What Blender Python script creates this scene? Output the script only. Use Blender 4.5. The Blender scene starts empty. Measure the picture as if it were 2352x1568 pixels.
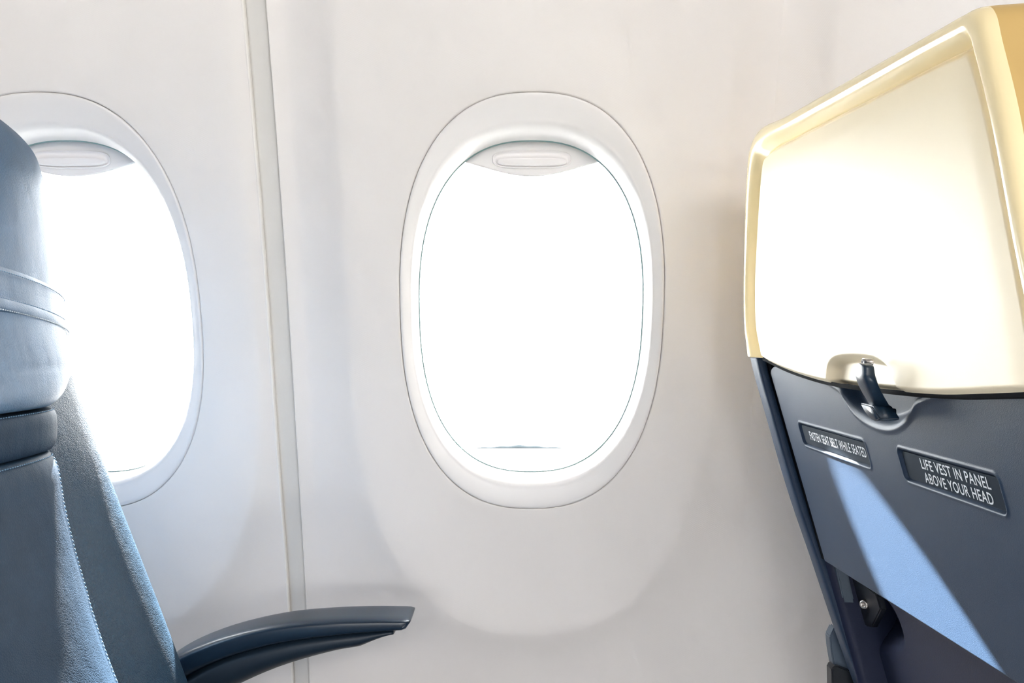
import bpy, bmesh, math, random
import numpy as np
from mathutils import Vector, Matrix

random.seed(3)
rng = np.random.RandomState(3)
C = bpy.context.scene.collection
SC = bpy.context.scene
ZC = 1.15            # eye height of the photographer above the cabin floor
F = 2000.0           # focal length in pixels of the 2352-wide frame

# ------------------------------------------------------------------ camera
cam_d = bpy.data.cameras.new('camera')
cam = bpy.data.objects.new('camera', cam_d)
C.objects.link(cam)
cam_d.sensor_width = 36.0
cam_d.lens = 36.0 * F / 2352.0
cam_d.clip_start = 0.01
cam_d.clip_end = 2000
cam.location = (0, 0, ZC)
cam.rotation_euler = (math.radians(90), 0, 0)
SC.camera = cam

# ------------------------------------------------------------------ world, sun, exposure
world = bpy.data.worlds.new('sky')
SC.world = world
world.use_nodes = True
wn = world.node_tree.nodes
wn['Background'].inputs[0].default_value = (0.97, 0.985, 1.0, 1)
wn['Background'].inputs[1].default_value = 12.0

sun_d = bpy.data.lights.new('sun', 'SUN')
sun_d.energy = 165.0
sun_d.angle = math.radians(0.9)
sun_d.color = (1.0, 0.97, 0.92)
sun = bpy.data.objects.new('sun', sun_d)
C.objects.link(sun)
SUN_DIR = Vector((0.402, -1.0, -0.805))
sun.rotation_euler = SUN_DIR.to_track_quat('-Z', 'Y').to_euler()
sun.location = (-3, 4, 5)

def area(name, loc, target, sx, sy, power, col=(1, 1, 1), portal=False):
    d = bpy.data.lights.new(name, 'AREA')
    d.shape = 'RECTANGLE'
    d.size, d.size_y = sx, sy
    d.energy = power
    d.color = col
    o = bpy.data.objects.new(name, d)
    C.objects.link(o)
    o.location = (loc[0], loc[1], loc[2] + ZC)
    o.rotation_euler = (Vector(target) - Vector(loc)).to_track_quat('-Z', 'Y').to_euler()
    if portal:
        d.cycles.is_portal = True
    return o

# unseen fill light added under the ceiling to brighten the side wall
area('cabin_fill_light', (0.35, -1.85, 0.90), (0.1, 0.2, -0.45), 1.9, 0.7, 39, (1.0, 0.965, 0.93))


SC.view_settings.view_transform = 'Standard'
SC.view_settings.look = 'None'
SC.view_settings.exposure = 0.65
SC.view_settings.gamma = 1.0
SC.view_settings.use_curve_mapping = False
try:
    SC.cycles.max_bounces = 12
    SC.cycles.diffuse_bounces = 6
    SC.cycles.transparent_max_bounces = 16
    SC.cycles.sample_clamp_indirect = 30
    SC.cycles.caustics_reflective = False
    SC.cycles.caustics_refractive = False
except Exception:
    pass

# ------------------------------------------------------------------ materials
MATS = {}
def mat(name, col, rough=0.5, spec=0.5, metal=0.0, bumps=(), var=0.0, var_scale=20, coat=0.0, sheen=0.0, sss=0.0):
    """bumps: list of (kind, scale, strength, distance, stretch)"""
    m = bpy.data.materials.new(name)
    m.use_nodes = True
    nt = m.node_tree
    b = nt.nodes['Principled BSDF']
    b.inputs['Base Color'].default_value = (*col, 1)
    b.inputs['Roughness'].default_value = rough
    b.inputs['Specular IOR Level'].default_value = spec
    b.inputs['Metallic'].default_value = metal
    b.inputs['Coat Weight'].default_value = coat
    b.inputs['Coat Roughness'].default_value = 0.15
    b.inputs['Sheen Weight'].default_value = sheen
    if bumps or var:
        geo = nt.nodes.new('ShaderNodeNewGeometry')
    last = None
    for kind, scale, strength, dist, stretch in bumps:
        mp = nt.nodes.new('ShaderNodeMapping')
        mp.inputs['Scale'].default_value = stretch
        nt.links.new(geo.outputs['Position'], mp.inputs[0])
        if kind == 'noise':
            t = nt.nodes.new('ShaderNodeTexNoise')
            t.inputs['Scale'].default_value = scale
            t.inputs['Detail'].default_value = 3
            out = t.outputs[0]
        elif kind == 'cells':
            t = nt.nodes.new('ShaderNodeTexVoronoi')
            t.feature = 'DISTANCE_TO_EDGE'
            t.inputs['Scale'].default_value = scale
            wv = nt.nodes.new('ShaderNodeTexNoise')
            wv.inputs['Scale'].default_value = scale * 0.6
            ad = nt.nodes.new('ShaderNodeVectorMath'); ad.operation = 'MULTIPLY_ADD'
            ad.inputs[1].default_value = (0.9 / scale,) * 3
            nt.links.new(mp.outputs[0], wv.inputs['Vector'])
            nt.links.new(wv.outputs[1], ad.inputs[0])
            nt.links.new(mp.outputs[0], ad.inputs[2])
            rm = nt.nodes.new('ShaderNodeMapRange')
            rm.inputs[1].default_value = 0.0
            rm.inputs[2].default_value = 0.22
            nt.links.new(ad.outputs[0], t.inputs['Vector'])
            nt.links.new(t.outputs[0], rm.inputs[0])
            out = rm.outputs[0]
        elif kind == 'wave':
            t = nt.nodes.new('ShaderNodeTexWave')
            t.bands_direction = 'X'
            t.inputs['Scale'].default_value = scale
            t.inputs['Distortion'].default_value = 0.6
            mp.inputs['Rotation'].default_value = (0, math.radians(32), 0)
            out = t.outputs[1]
        if kind != 'cells':
            nt.links.new(mp.outputs[0], t.inputs['Vector'])
        bp = nt.nodes.new('ShaderNodeBump')
        bp.inputs['Strength'].default_value = strength
        bp.inputs['Distance'].default_value = dist
        nt.links.new(out, bp.inputs['Height'])
        if last is not None:
            nt.links.new(last.outputs[0], bp.inputs['Normal'])
        last = bp
    if last is not None:
        nt.links.new(last.outputs[0], b.inputs['Normal'])
    if var:
        t = nt.nodes.new('ShaderNodeTexNoise')
        t.inputs['Scale'].default_value = var_scale
        t.inputs['Detail'].default_value = 4
        nt.links.new(geo.outputs['Position'], t.inputs['Vector'])
        r = nt.nodes.new('ShaderNodeMapRange')
        r.inputs[1].default_value = 0.3; r.inputs[2].default_value = 0.7
        r.inputs[3].default_value = 1 - var; r.inputs[4].default_value = 1 + var
        nt.links.new(t.outputs[0], r.inputs[0])
        mx = nt.nodes.new('ShaderNodeVectorMath'); mx.operation = 'SCALE'
        mx.inputs[0].default_value = col
        nt.links.new(r.outputs[0], mx.inputs['Scale'])
        nt.links.new(mx.outputs[0], b.inputs['Base Color'])
    MATS[name] = m
    return m

ONE = (1, 1, 1)
M_wall = mat('wall_laminate', (0.80, 0.775, 0.755), 0.55, 0.3,
             bumps=[('wave', 260, 0.10, 0.0004, ONE), ('noise', 900, 0.10, 0.0004, ONE)], var=0.012, var_scale=7)
M_strip = mat('joint_rubber', (0.66, 0.65, 0.63), 0.6, 0.3, bumps=[('noise', 420, 0.25, 0.0006, ONE)])
M_edge = mat('panel_edge', (0.86, 0.84, 0.80), 0.4, 0.4)
M_bezel = mat('window_bezel_plastic', (0.80, 0.785, 0.78), 0.38, 0.45)
M_gap = mat('bezel_gap', (0.30, 0.29, 0.28), 0.8, 0.2)
M_shade = mat('shade_plastic', (0.80, 0.785, 0.79), 0.35, 0.4)
M_gasket = mat('gasket_grey', (0.22, 0.34, 0.34), 0.7, 0.3)
M_plastic_w = mat('cabin_white', (0.78, 0.77, 0.76), 0.6, 0.3)
M_ceil = mat('ceiling_panel', (0.42, 0.42, 0.42), 0.6, 0.3)
M_floor = mat('cabin_carpet', (0.34, 0.34, 0.35), 0.95, 0.1, bumps=[('noise', 300, 0.5, 0.002, ONE)], var=0.2, var_scale=60)
M_apron = mat('apron_concrete', (0.16, 0.16, 0.158), 0.9, 0.1, var=0.03, var_scale=0.3)
M_kerb = mat('kerb_blue_grey', (0.030, 0.036, 0.039), 0.8, 0.1)
LB = [('cells', 560, 0.19, 0.0006, (1, 1, 0.85)), ('noise', 70, 0.11, 0.002, (1, 1, 0.5)), ('noise', 14, 0.30, 0.008, (1, 1, 0.6))]
M_leather_lit = mat('navy_leather_lit', (0.032, 0.084, 0.160), 0.44, 0.36, bumps=LB, var=0.1, var_scale=40)  # same navy leather, lightened to paint in light on the upper cushions
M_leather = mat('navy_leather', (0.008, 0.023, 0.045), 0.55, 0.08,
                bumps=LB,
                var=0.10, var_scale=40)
M_leather_b = mat('bolster_leather', (0.007, 0.026, 0.050), 0.44, 0.15,
                bumps=[('cells', 480, 0.35, 0.0007, (1, 1, 0.9)), ('noise', 50, 0.2, 0.003, (1, 1, 1.6)), ('noise', 12, 0.35, 0.01, ONE)],
                var=0.10, var_scale=40)
M_stitch = mat('stitch_thread', (0.10, 0.20, 0.32), 0.6, 0.3)
M_stitch_w = mat('pale_thread', (0.45, 0.52, 0.58), 0.6, 0.3)
M_arm = mat('armrest_plastic', (0.007, 0.019, 0.037), 0.30, 0.55, bumps=[('noise', 900, 0.12, 0.0003, ONE)])
M_arm_low = mat('armrest_lower_plastic', (0.008, 0.018, 0.032), 0.45, 0.5)
M_blue = mat('navy_seatback_plastic', (0.0185, 0.038, 0.074), 0.42, 0.28,
             bumps=[('noise', 2400, 0.40, 0.0004, ONE)], var=0.05, var_scale=500)
M_blue_low = mat('dark_navy_plastic', (0.013, 0.019, 0.048), 0.45, 0.3, bumps=[('noise', 900, 0.2, 0.0004, ONE)])
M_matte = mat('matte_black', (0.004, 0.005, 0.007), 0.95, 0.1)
M_black = mat('black_plastic', (0.006, 0.009, 0.014), 0.35, 0.5)
M_latch = mat('latch_plastic', (0.010, 0.026, 0.050), 0.30, 0.5, bumps=[('noise', 900, 0.2, 0.0004, ONE)])
M_insert = mat('yellow_panel_lit', (0.93, 0.82, 0.60), 0.45, 0.4)  # same yellow plastic as the rim, paled to paint in its overexposure
M_rim = mat('cream_yellow_rim', (0.90, 0.76, 0.45), 0.24, 0.5, coat=0.6)
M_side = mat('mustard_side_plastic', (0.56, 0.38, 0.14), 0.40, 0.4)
M_sign = mat('placard_black', (0.010, 0.020, 0.034), 0.6, 0.12)
M_text = mat('placard_lettering', (0.72, 0.76, 0.80), 0.6, 0.3)
M_metal = mat('screw_steel', (0.62, 0.58, 0.55), 0.3, 0.5, metal=1.0)
M_bracket = mat('bracket_blue_grey', (0.07, 0.10, 0.14), 0.4, 0.5)
M_lamp = bpy.data.materials.new('lamp_diffuser'); M_lamp.use_nodes = True
M_lamp.node_tree.nodes['Principled BSDF'].inputs['Emission Color'].default_value = (1, 0.97, 0.93, 1)
M_lamp.node_tree.nodes['Principled BSDF'].inputs['Emission Strength'].default_value = 3.0

M_glass = bpy.data.materials.new('window_acrylic'); M_glass.use_nodes = True
nt = M_glass.node_tree
for n in list(nt.nodes):
    if n.type != 'OUTPUT_MATERIAL': nt.nodes.remove(n)
tr = nt.nodes.new('ShaderNodeBsdfTransparent'); tr.inputs[0].default_value = (0.97, 0.985, 0.99, 1)
gl = nt.nodes.new('ShaderNodeBsdfGlossy'); gl.inputs['Roughness'].default_value = 0.02
fr = nt.nodes.new('ShaderNodeFresnel'); fr.inputs[0].default_value = 1.2
mx = nt.nodes.new('ShaderNodeMixShader')
nt.links.new(fr.outputs[0], mx.inputs[0]); nt.links.new(tr.outputs[0], mx.inputs[1]); nt.links.new(gl.outputs[0], mx.inputs[2])
nt.links.new(mx.outputs[0], nt.nodes['Material Output'].inputs[0])

# ------------------------------------------------------------------ helpers
ORIG = {}          # object -> world origin used for its vertices
def empty(name, loc, label=None, cat=None, group=None, kind=None):
    o = bpy.data.objects.new(name, None)
    C.objects.link(o)
    o.empty_display_size = 0.05
    o.location = (loc[0], loc[1], loc[2] + ZC)
    ORIG[o] = np.array([loc[0], loc[1], loc[2] + ZC])
    if label: o['label'] = label
    if cat: o['category'] = cat
    if group: o['group'] = group
    if kind: o['kind'] = kind
    return o

def mk(name, verts, faces, m, parent=None, smooth=True, label=None, cat=None, kind=None, group=None, auto=None):
    v = np.asarray(verts, float).copy()
    v[:, 2] += ZC
    org = ORIG[parent] if parent is not None else np.array([v[:, 0].mean(), v[:, 1].mean(), v[:, 2].min()])
    v -= org
    me = bpy.data.meshes.new(name)
    me.from_pydata(v.tolist(), [], [list(map(int, f)) for f in faces])
    me.materials.append(m)
    bm = bmesh.new(); bm.from_mesh(me)
    bmesh.ops.recalc_face_normals(bm, faces=bm.faces)
    bm.to_mesh(me); bm.free()
    if smooth:
        for p in me.polygons: p.use_smooth = True
    if auto is not None:
        me.set_sharp_from_angle(angle=math.radians(auto))
    o = bpy.data.objects.new(name, me)
    C.objects.link(o)
    if parent is not None:
        o.parent = parent
    else:
        o.location = org
    ORIG[o] = org
    if label: o['label'] = label
    if cat: o['category'] = cat
    if kind: o['kind'] = kind
    if group: o['group'] = group
    return o

def merge(parts):
    V, Fc, n = [], [], 0
    for v, f in parts:
        v = np.asarray(v, float)
        V.append(v)
        Fc += [[i + n for i in q] for q in f]
        n += len(v)
    return np.vstack(V), Fc

def loft(rows, closed=True, cap0=False, cap1=False):
    """rows: list of (n,3) arrays"""
    k, n = len(rows), len(rows[0])
    V = np.vstack(rows)
    Fc = []
    m = n if closed else n - 1
    for i in range(k - 1):
        a, b = i * n, (i + 1) * n
        for j in range(m):
            j2 = (j + 1) % n
            Fc.append((a + j, a + j2, b + j2, b + j))
    if cap0: Fc.append(tuple(range(n))[::-1])
    if cap1: Fc.append(tuple(range((k - 1) * n, k * n)))
    return V, Fc

def box(x0, x1, y0, y1, z0, z1, bev=0.0):
    if bev <= 0:
        v = [(x, y, z) for x in (x0, x1) for y in (y0, y1) for z in (z0, z1)]
        f = [(0, 1, 3, 2), (4, 6, 7, 5), (0, 4, 5, 1), (2, 3, 7, 6), (0, 2, 6, 4), (1, 5, 7, 3)]
        return np.array(v, float), f
    bm = bmesh.new()
    bmesh.ops.create_cube(bm, size=1)
    for v in bm.verts:
        v.co = Vector(((x0 + x1) / 2 + v.co.x * (x1 - x0), (y0 + y1) / 2 + v.co.y * (y1 - y0), (z0 + z1) / 2 + v.co.z * (z1 - z0)))
    bmesh.ops.bevel(bm, geom=list(bm.edges), offset=bev, segments=3, affect='EDGES', profile=0.5)
    bm.verts.ensure_lookup_table()
    V = np.array([v.co[:] for v in bm.verts]); Fc = [[v.index for v in f.verts] for f in bm.faces]
    bm.free()
    return V, Fc

def catmull(P, per=10, closed=False):
    P = np.asarray(P, float)
    out = []
    n = len(P)
    rngn = n if closed else n - 1
    for i in range(rngn):
        if closed:
            p0, p1, p2, p3 = P[(i - 1) % n], P[i], P[(i + 1) % n], P[(i + 2) % n]
        else:
            p1, p2 = P[i], P[i + 1]
            p0 = P[i - 1] if i > 0 else 2 * p1 - p2
            p3 = P[i + 2] if i + 2 < n else 2 * p2 - p1
        # centripetal parametrisation keeps corners from overshooting
        t0 = 0.0
        t1 = t0 + max(np.linalg.norm(p1 - p0), 1e-9) ** 0.5
        t2 = t1 + max(np.linalg.norm(p2 - p1), 1e-9) ** 0.5
        t3 = t2 + max(np.linalg.norm(p3 - p2), 1e-9) ** 0.5
        for s in np.linspace(0, 1, per, endpoint=False):
            t = t1 + s * (t2 - t1)
            A1 = (t1 - t) / (t1 - t0) * p0 + (t - t0) / (t1 - t0) * p1
            A2 = (t2 - t) / (t2 - t1) * p1 + (t - t1) / (t2 - t1) * p2
            A3 = (t3 - t) / (t3 - t2) * p2 + (t - t2) / (t3 - t2) * p3
            B1 = (t2 - t) / (t2 - t0) * A1 + (t - t0) / (t2 - t0) * A2
            B2 = (t3 - t) / (t3 - t1) * A2 + (t - t1) / (t3 - t1) * A3
            out.append((t2 - t) / (t2 - t1) * B1 + (t - t1) / (t2 - t1) * B2)
    if not closed: out.append(P[-1])
    return np.array(out)

def seg_dist(P, poly, closed=True):
    """unsigned distance from points P (n,2) to polyline"""
    A = np.asarray(poly, float)
    B = np.roll(A, -1, 0)
    if not closed: A, B = A[:-1], B[:-1]
    best = np.full(len(P), 1e9)
    for a, b in zip(A, B):
        d = b - a
        L = d @ d
        if L < 1e-16: continue
        t = np.clip(((P - a) @ d) / L, 0, 1)
        q = P - (a + t[:, None] * d)
        best = np.minimum(best, (q * q).sum(1))
    return np.sqrt(best)

def inside(P, poly):
    A = np.asarray(poly, float); B = np.roll(A, -1, 0)
    c = np.zeros(len(P), bool)
    for a, b in zip(A, B):
        cond = ((a[1] > P[:, 1]) != (b[1] > P[:, 1]))
        with np.errstate(divide='ignore', invalid='ignore'):
            xx = (b[0] - a[0]) * (P[:, 1] - a[1]) / (b[1] - a[1] + 1e-15) + a[0]
        c ^= cond & (P[:, 0] < xx)
    return c

def sdf(P, poly):
    d = seg_dist(P, poly)
    return np.where(inside(P, poly), -d, d)

def sstep(a, b, x):
    t = np.clip((x - a) / (b - a), 0, 1)
    return t * t * (3 - 2 * t)

# ------------------------------------------------------------------ side wall shape
_z = np.array([0.3393, 0.1314, -0.1067, -0.4067]); _d = np.array([0.8655, 0.925, 0.988, 1.0376])
_pf = np.polyfit(_z, _d, 2)
def W(z):
    z = np.asarray(z, float)
    zl = -0.55; zh = 0.48
    zz = np.clip(z, zl, zh)
    s_h = np.polyval(np.polyder(_pf), zh); s_l = np.polyval(np.polyder(_pf), zl)
    return np.polyval(_pf, zz) + np.where(z > zh, (z - zh) * s_h, 0) + np.where(z < zl, (z - zl) * s_l * 0.3, 0)

WX = [-0.486, 0.0218, 0.5298]      # window centres
WZ = 0.0315
U_HW, U_BOT, U_TOP, U_R = 0.2035, -0.350, 0.86, 0.190

def u_outline(cx, n=64):
    """scalloped field around a window: straight sides, egg-shaped bottom"""
    P = [(cx - U_HW, U_TOP), (cx - U_HW, -0.02)]
    for a in np.linspace(0, 1, n):
        th = math.pi + a * math.pi
        c, s = math.cos(th), math.sin(th)
        e = 2 / 2.35
        P.append((cx + U_HW * np.sign(c) * abs(c) ** e, -0.02 + (U_BOT + 0.02) * -(-abs(s) ** e)))
    P += [(cx + U_HW, U_TOP)]
    return np.array(P)
US = [u_outline(c) for c in WX + [WX[0] - 0.508, WX[2] + 0.508]]

def field_offset(P):
    d = np.full(len(P), 1e9)
    for u in US:
        d = np.minimum(d, sdf(P, u))
    e = 0.006
    dp = 0.5 * (d + np.sqrt(d * d + e * e))      # soft corner
    return 0.030 * (1 - np.exp(-dp / 0.042)) - 0.0 * dp

BZ_A, BZ_B = 0.145, 0.2245         # bezel outer half sizes
def superell(cx, cz, a, b, n=2.45, N=256):
    th = np.linspace(0, 2 * math.pi, N, endpoint=False) + math.pi / 2
    c, s = np.cos(th), np.sin(th)
    return np.stack([cx + a * np.sign(c) * np.abs(c) ** (2 / n), cz + b * np.sign(s) * np.abs(s) ** (2 / n)], 1)

def panel_mesh(cx, x0, x1, z0=-1.14, z1=0.95, N=320):
    inner = superell(cx, WZ, BZ_A, BZ_B, N=N)
    # U outline intersected by rays, then the rectangle
    cen = np.array([cx, WZ])
    dirs = inner - cen
    dirs /= np.linalg.norm(dirs, axis=1)[:, None]
    def ray_rect(a0, a1, b0, b1):
        out = []
        for d in dirs:
            t = 1e9
            if d[0] > 1e-9: t = min(t, (a1 - cen[0]) / d[0])
            if d[0] < -1e-9: t = min(t, (a0 - cen[0]) / d[0])
            if d[1] > 1e-9: t = min(t, (b1 - cen[1]) / d[1])
            if d[1] < -1e-9: t = min(t, (b0 - cen[1]) / d[1])
            out.append(cen + t * d)
        return np.array(out)
    rect = ray_rect(x0, x1, z0, z1)
    # snap nearest samples to the rectangle corners
    for cxn in (x0, x1):
        for czn in (z0, z1):
            k = np.argmin(((rect - (cxn, czn)) ** 2).sum(1))
            rect[k] = (cxn, czn)
    u = u_outline(cx, 96)
    ud = []
    for k, d in enumerate(dirs):
        lo, hi = 0.0, np.linalg.norm(rect[k] - cen) * 0.999
        pts = cen + np.linspace(0, hi, 220)[:, None] * d
        ins = inside(pts, u)
        j = np.where(~ins)[0]
        t = np.linspace(0, hi, 220)[j[0]] if len(j) else hi
        if len(j):
            a, b = np.linspace(0, hi, 220)[max(j[0] - 1, 0)], t
            for _ in range(12):
                mth = (a + b) / 2
                if inside((cen + mth * d)[None], u)[0]: a = mth
                else: b = mth
            t = (a + b) / 2
        ud.append(min(t, hi * 0.985))
    ud = np.array(ud)
    rin = np.linalg.norm(inner - cen, axis=1)
    rout = np.linalg.norm(rect - cen, axis=1)
    rows = []
    # edge lip of the panel round the bezel
    for s, off in ((0.0, 0.006), (0.0, 0.0012), (0.0006, 0.0003), (0.0016, 0.0)):
        P = inner + dirs * s
        rows.append(np.stack([P[:, 0], W(P[:, 1]) + off, P[:, 1]], 1))
    prm = list(np.linspace(0.04, 0.86, 12)) + list(np.linspace(0.9, 1.0, 10))
    for t in prm:
        P = cen + dirs * (rin + 0.0016 + (ud - rin - 0.0016) * t)[:, None]
        rows.append(np.stack([P[:, 0], W(P[:, 1]) + field_offset(P), P[:, 1]], 1))
    for t in list(np.linspace(0.015, 0.15, 9)) + list(np.linspace(0.2, 1.0, 16)):
        P = cen + dirs * (ud + (rout - ud) * t)[:, None]
        if t == 1.0: P = rect
        rows.append(np.stack([P[:, 0], W(P[:, 1]) + field_offset(P), P[:, 1]], 1))
    return loft(rows)

SX0, SX1 = -0.2688, -0.2488        # joint between the two side panels
wall_left = empty('wall_left', (0, 1.05, -1.14), kind='structure', label='curved off-white cabin side wall with window fields and a vertical panel joint')
mk('wall_panel', *panel_mesh(WX[0], -1.35, SX0), M_wall, wall_left)
xm = (WX[1] + WX[2]) / 2
mk('wall_panel', *merge([panel_mesh(WX[1], SX1, xm), panel_mesh(WX[2], xm, 1.45)]), M_wall, wall_left)

zz = np.linspace(-1.14, 0.95, 90)
def vstrip(prof):
    """prof: list of (x, yoff) swept up the wall, yoff added to the panel surface at that x"""
    rows = []
    for z in zz:
        b = []
        for x, off in prof:
            fo = field_offset(np.array([[x, z]]))[0]
            b.append((x, float(W(z)) + fo + off, z))
        rows.append(np.array(b))
    return loft(rows, closed=False)
mk('joint_strip', *vstrip([(SX0 + 0.0, 0.012), (SX0 + 0.0003, 0.0045), (SX0 + 0.003, 0.0036), (SX0 + 0.011, 0.0032), (SX0 + 0.016, 0.0038),
                           (SX0 + 0.0192, 0.0052), (SX1 + 0.0002, 0.012)]), M_strip, wall_left)
mk('panel_edge', *vstrip([(SX0 - 0.0026, 0.0005), (SX0 - 0.0022, -0.0009), (SX0 - 0.0008, -0.0014), (SX0, -0.0007), (SX0 + 0.0003, 0.002), (SX0 + 0.0003, 0.012)]), M_edge, wall_left,
   label='thin pale lip along the panel joint')
mk('panel_edge', *vstrip([(SX1 + 0.0015, 0.0004), (SX1 + 0.0010, -0.0004), (SX1 + 0.0002, -0.0001), (SX1, 0.0014), (SX1, 0.012)]), M_wall, wall_left)

# ------------------------------------------------------------------ windows
def ring(cx, levels, N=256):
    rows = []
    for a, b, off, n in levels:
        P = superell(cx, WZ, a, b, n, N)
        rows.append(np.stack([P[:, 0], W(P[:, 1]) + off, P[:, 1]], 1))
    return rows

GL_A, GL_B = 0.1285, 0.1875        # opening at the back of the bezel
def make_window(i, cx):
    w = empty('window_%d' % (i + 1), (cx, float(W(WZ - 0.22)), WZ - 0.2245), kind='structure',
              label=['oval cabin window half hidden behind the left seat', 'oval cabin window in the middle of the wall', 'oval cabin window hidden behind the right seat'][i])
    a, b = BZ_A, BZ_B
    # bezel: gentle dished face, then a deep rounded reveal
    lv = [(a - 0.0002, b - 0.0002, 0.0060, 2.45), (a - 0.0008, b - 0.0008, 0.0012, 2.45), (a - 0.0013, b - 0.0013, 0.0004, 2.45), (a - 0.0026, b - 0.003, 0.0, 2.45)]
    for t in np.linspace(0.08, 0.62, 9):
        lv.append((a - 0.0026 - (a - 0.0026 - GL_A) * t, b - 0.003 - (b - 0.003 - GL_B) * t, 0.0105 * t ** 1.3, 2.45))
    a0, b0, o0, _ = lv[-1]
    for k in range(1, 15):
        th = k / 14 * math.pi / 2
        lv.append((a0 - (a0 - GL_A) * math.sin(th), b0 - (b0 - GL_B) * math.sin(th), o0 + 0.030 * (1 - math.cos(th)), 2.45))
    lv.append((GL_A, GL_B, 0.046, 2.45))
    bz = mk('bezel', *loft(ring(cx, lv)), M_bezel, w)
    gp = [(a + 0.0001, b + 0.0001, 0.0058, 2.45), (a - 0.0009, b - 0.0009, 0.0058, 2.45)]
    mk('bezel_gap', *loft(ring(cx, gp)), M_gap, w)
    # seal ring between bezel and shade track
    mk('seal', *loft(ring(cx, [(GL_A - 0.0001, GL_B - 0.0001, 0.0458, 2.45), (GL_A - 0.0011, GL_B - 0.0011, 0.0461, 2.45), (GL_A - 0.0011, GL_B - 0.0011, 0.0472, 2.45), (GL_A + 0.0065, GL_B + 0.0065, 0.0485, 2.45)])), M_gasket, w)
    # liner around the outer opening
    mk('reveal_liner', *loft(ring(cx, [(GL_A + 0.0065, GL_B + 0.0065, 0.0488, 2.45), (GL_A + 0.0040, GL_B + 0.0040, 0.0505, 2.45),
                                       (GL_A + 0.0026, GL_B + 0.0010, 0.056, 2.5), (GL_A + 0.0026, GL_B + 0.0010, 0.066, 2.5),
                                       (GL_A + 0.02, GL_B + 0.02, 0.067, 2.5)])), M_bezel, w)
    # acrylic panes (inner dust pane and outer pane), thin slabs
    def slab(a_, b_, off, th):
        rows = []
        for o in (off, off + th):
            P = superell(cx, WZ, a_, b_, 2.5, 128)
            rows.append((P, o))
        V, Fc, n = [], [], 0
        for P, o in rows:
            for r in (1.0, 0.66, 0.33):
                Q = np.array([cx, WZ]) + (P - (cx, WZ)) * r
                V.append(np.stack([Q[:, 0], W(Q[:, 1]) + o, Q[:, 1]], 1))
            V.append(np.array([[cx, W(WZ) + o, WZ]]))
        V = np.vstack(V); N = 128; S = 3 * N + 1
        for s in (0, 1):
            for r in range(2):
                for j in range(N):
                    j2 = (j + 1) % N
                    Fc.append((s * S + r * N + j, s * S + r * N + j2, s * S + (r + 1) * N + j2, s * S + (r + 1) * N + j))
            for j in range(N):
                Fc.append((s * S + 2 * N + j, s * S + 2 * N + (j + 1) % N, s * S + 3 * N))
        for j in range(N):
            j2 = (j + 1) % N
            Fc.append((j, j2, S + j2, S + j))
        return V, Fc
    mk('pane', *slab(GL_A + 0.0025, GL_B + 0.0009, 0.059, 0.002), M_glass, w)
    # outside frame of the fuselage cut-out
    mk('outer_frame', *loft(ring(cx, [(GL_A + 0.008, GL_B + 0.0045, 0.068, 2.5), (GL_A + 0.0062, GL_B + 0.0035, 0.072, 2.5), (GL_A + 0.008, GL_B + 0.0045, 0.078, 2.5), (GL_A + 0.03, GL_B + 0.03, 0.079, 2.5)])), M_bezel, w)
    # pull-down shade, fully open: only its lower lip shows
    zt, ze = WZ + 0.205, 0.1955
    us = np.linspace(-1, 1, 61)
    def low(u):   # lower edge: centre drops, ends swing up
        return ze + 0.012 - 0.0245 * np.exp(-(u / 0.66) ** 2 * 1.25) + 0.0015 * np.abs(u) ** 3
    rows = []
    for t in (0, 0.35, 0.7, 0.88, 0.96, 1.0):
        r = []
        for u in us:
            x = cx + u * (GL_A + 0.002)
            z = zt + (low(u) - zt) * t
            r.append((x, float(W(z)) + 0.0525 - (0.0007 if 0.9 < t < 1 else 0), z))
        rows.append(np.array(r))
    for t in (1.0, 0.0):
        r = []
        for u in us:
            x = cx + u * (GL_A + 0.002)
            z = zt + (low(u) - zt) * t
            r.append((x, float(W(z)) + 0.0545, z))
        rows.append(np.array(r))
    sh = mk('shade', *loft(rows, closed=False), M_shade, w)
    # finger grip: long raised lozenge with a ridge
    gz = 0.2005; gw, gh = 0.0435, 0.0098
    rows = []
    for s, h in ((1.0, 0.0), (0.97, -0.0016), (0.92, -0.0022), (0.84, -0.0012), (0.74, 0.0), (0.6, 0.0), (0.48, -0.0012), (0.42, -0.0046), (0.3, -0.0052), (0.15, -0.0052)):
        th = np.linspace(0, 2 * math.pi, 72, endpoint=False)
        c, sn = np.cos(th), np.sin(th)
        e = 2 / 3.2
        px = cx + (gw - gh * (1 - s)) * np.sign(c) * np.abs(c) ** e
        pz = gz + gh * s * np.sign(sn) * np.abs(sn) ** e - (0.0028 if s < 0.5 else 0)
        rows.append(np.stack([px, W(pz) + 0.0518 + h, pz], 1))
    mk('finger_grip', *loft(rows, cap1=True), M_shade, sh)
    return w
for i, cx in enumerate(WX):
    make_window(i, cx)
    _sl = float(W(WZ + 0.1) - W(WZ - 0.1)) / 0.2
    area('window_portal', (cx, float(W(WZ)) + 0.0815, WZ), (cx, float(W(WZ)) - 0.9, WZ + 0.9 * -_sl * -1), 0.285, 0.42, 1, portal=True)

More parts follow.
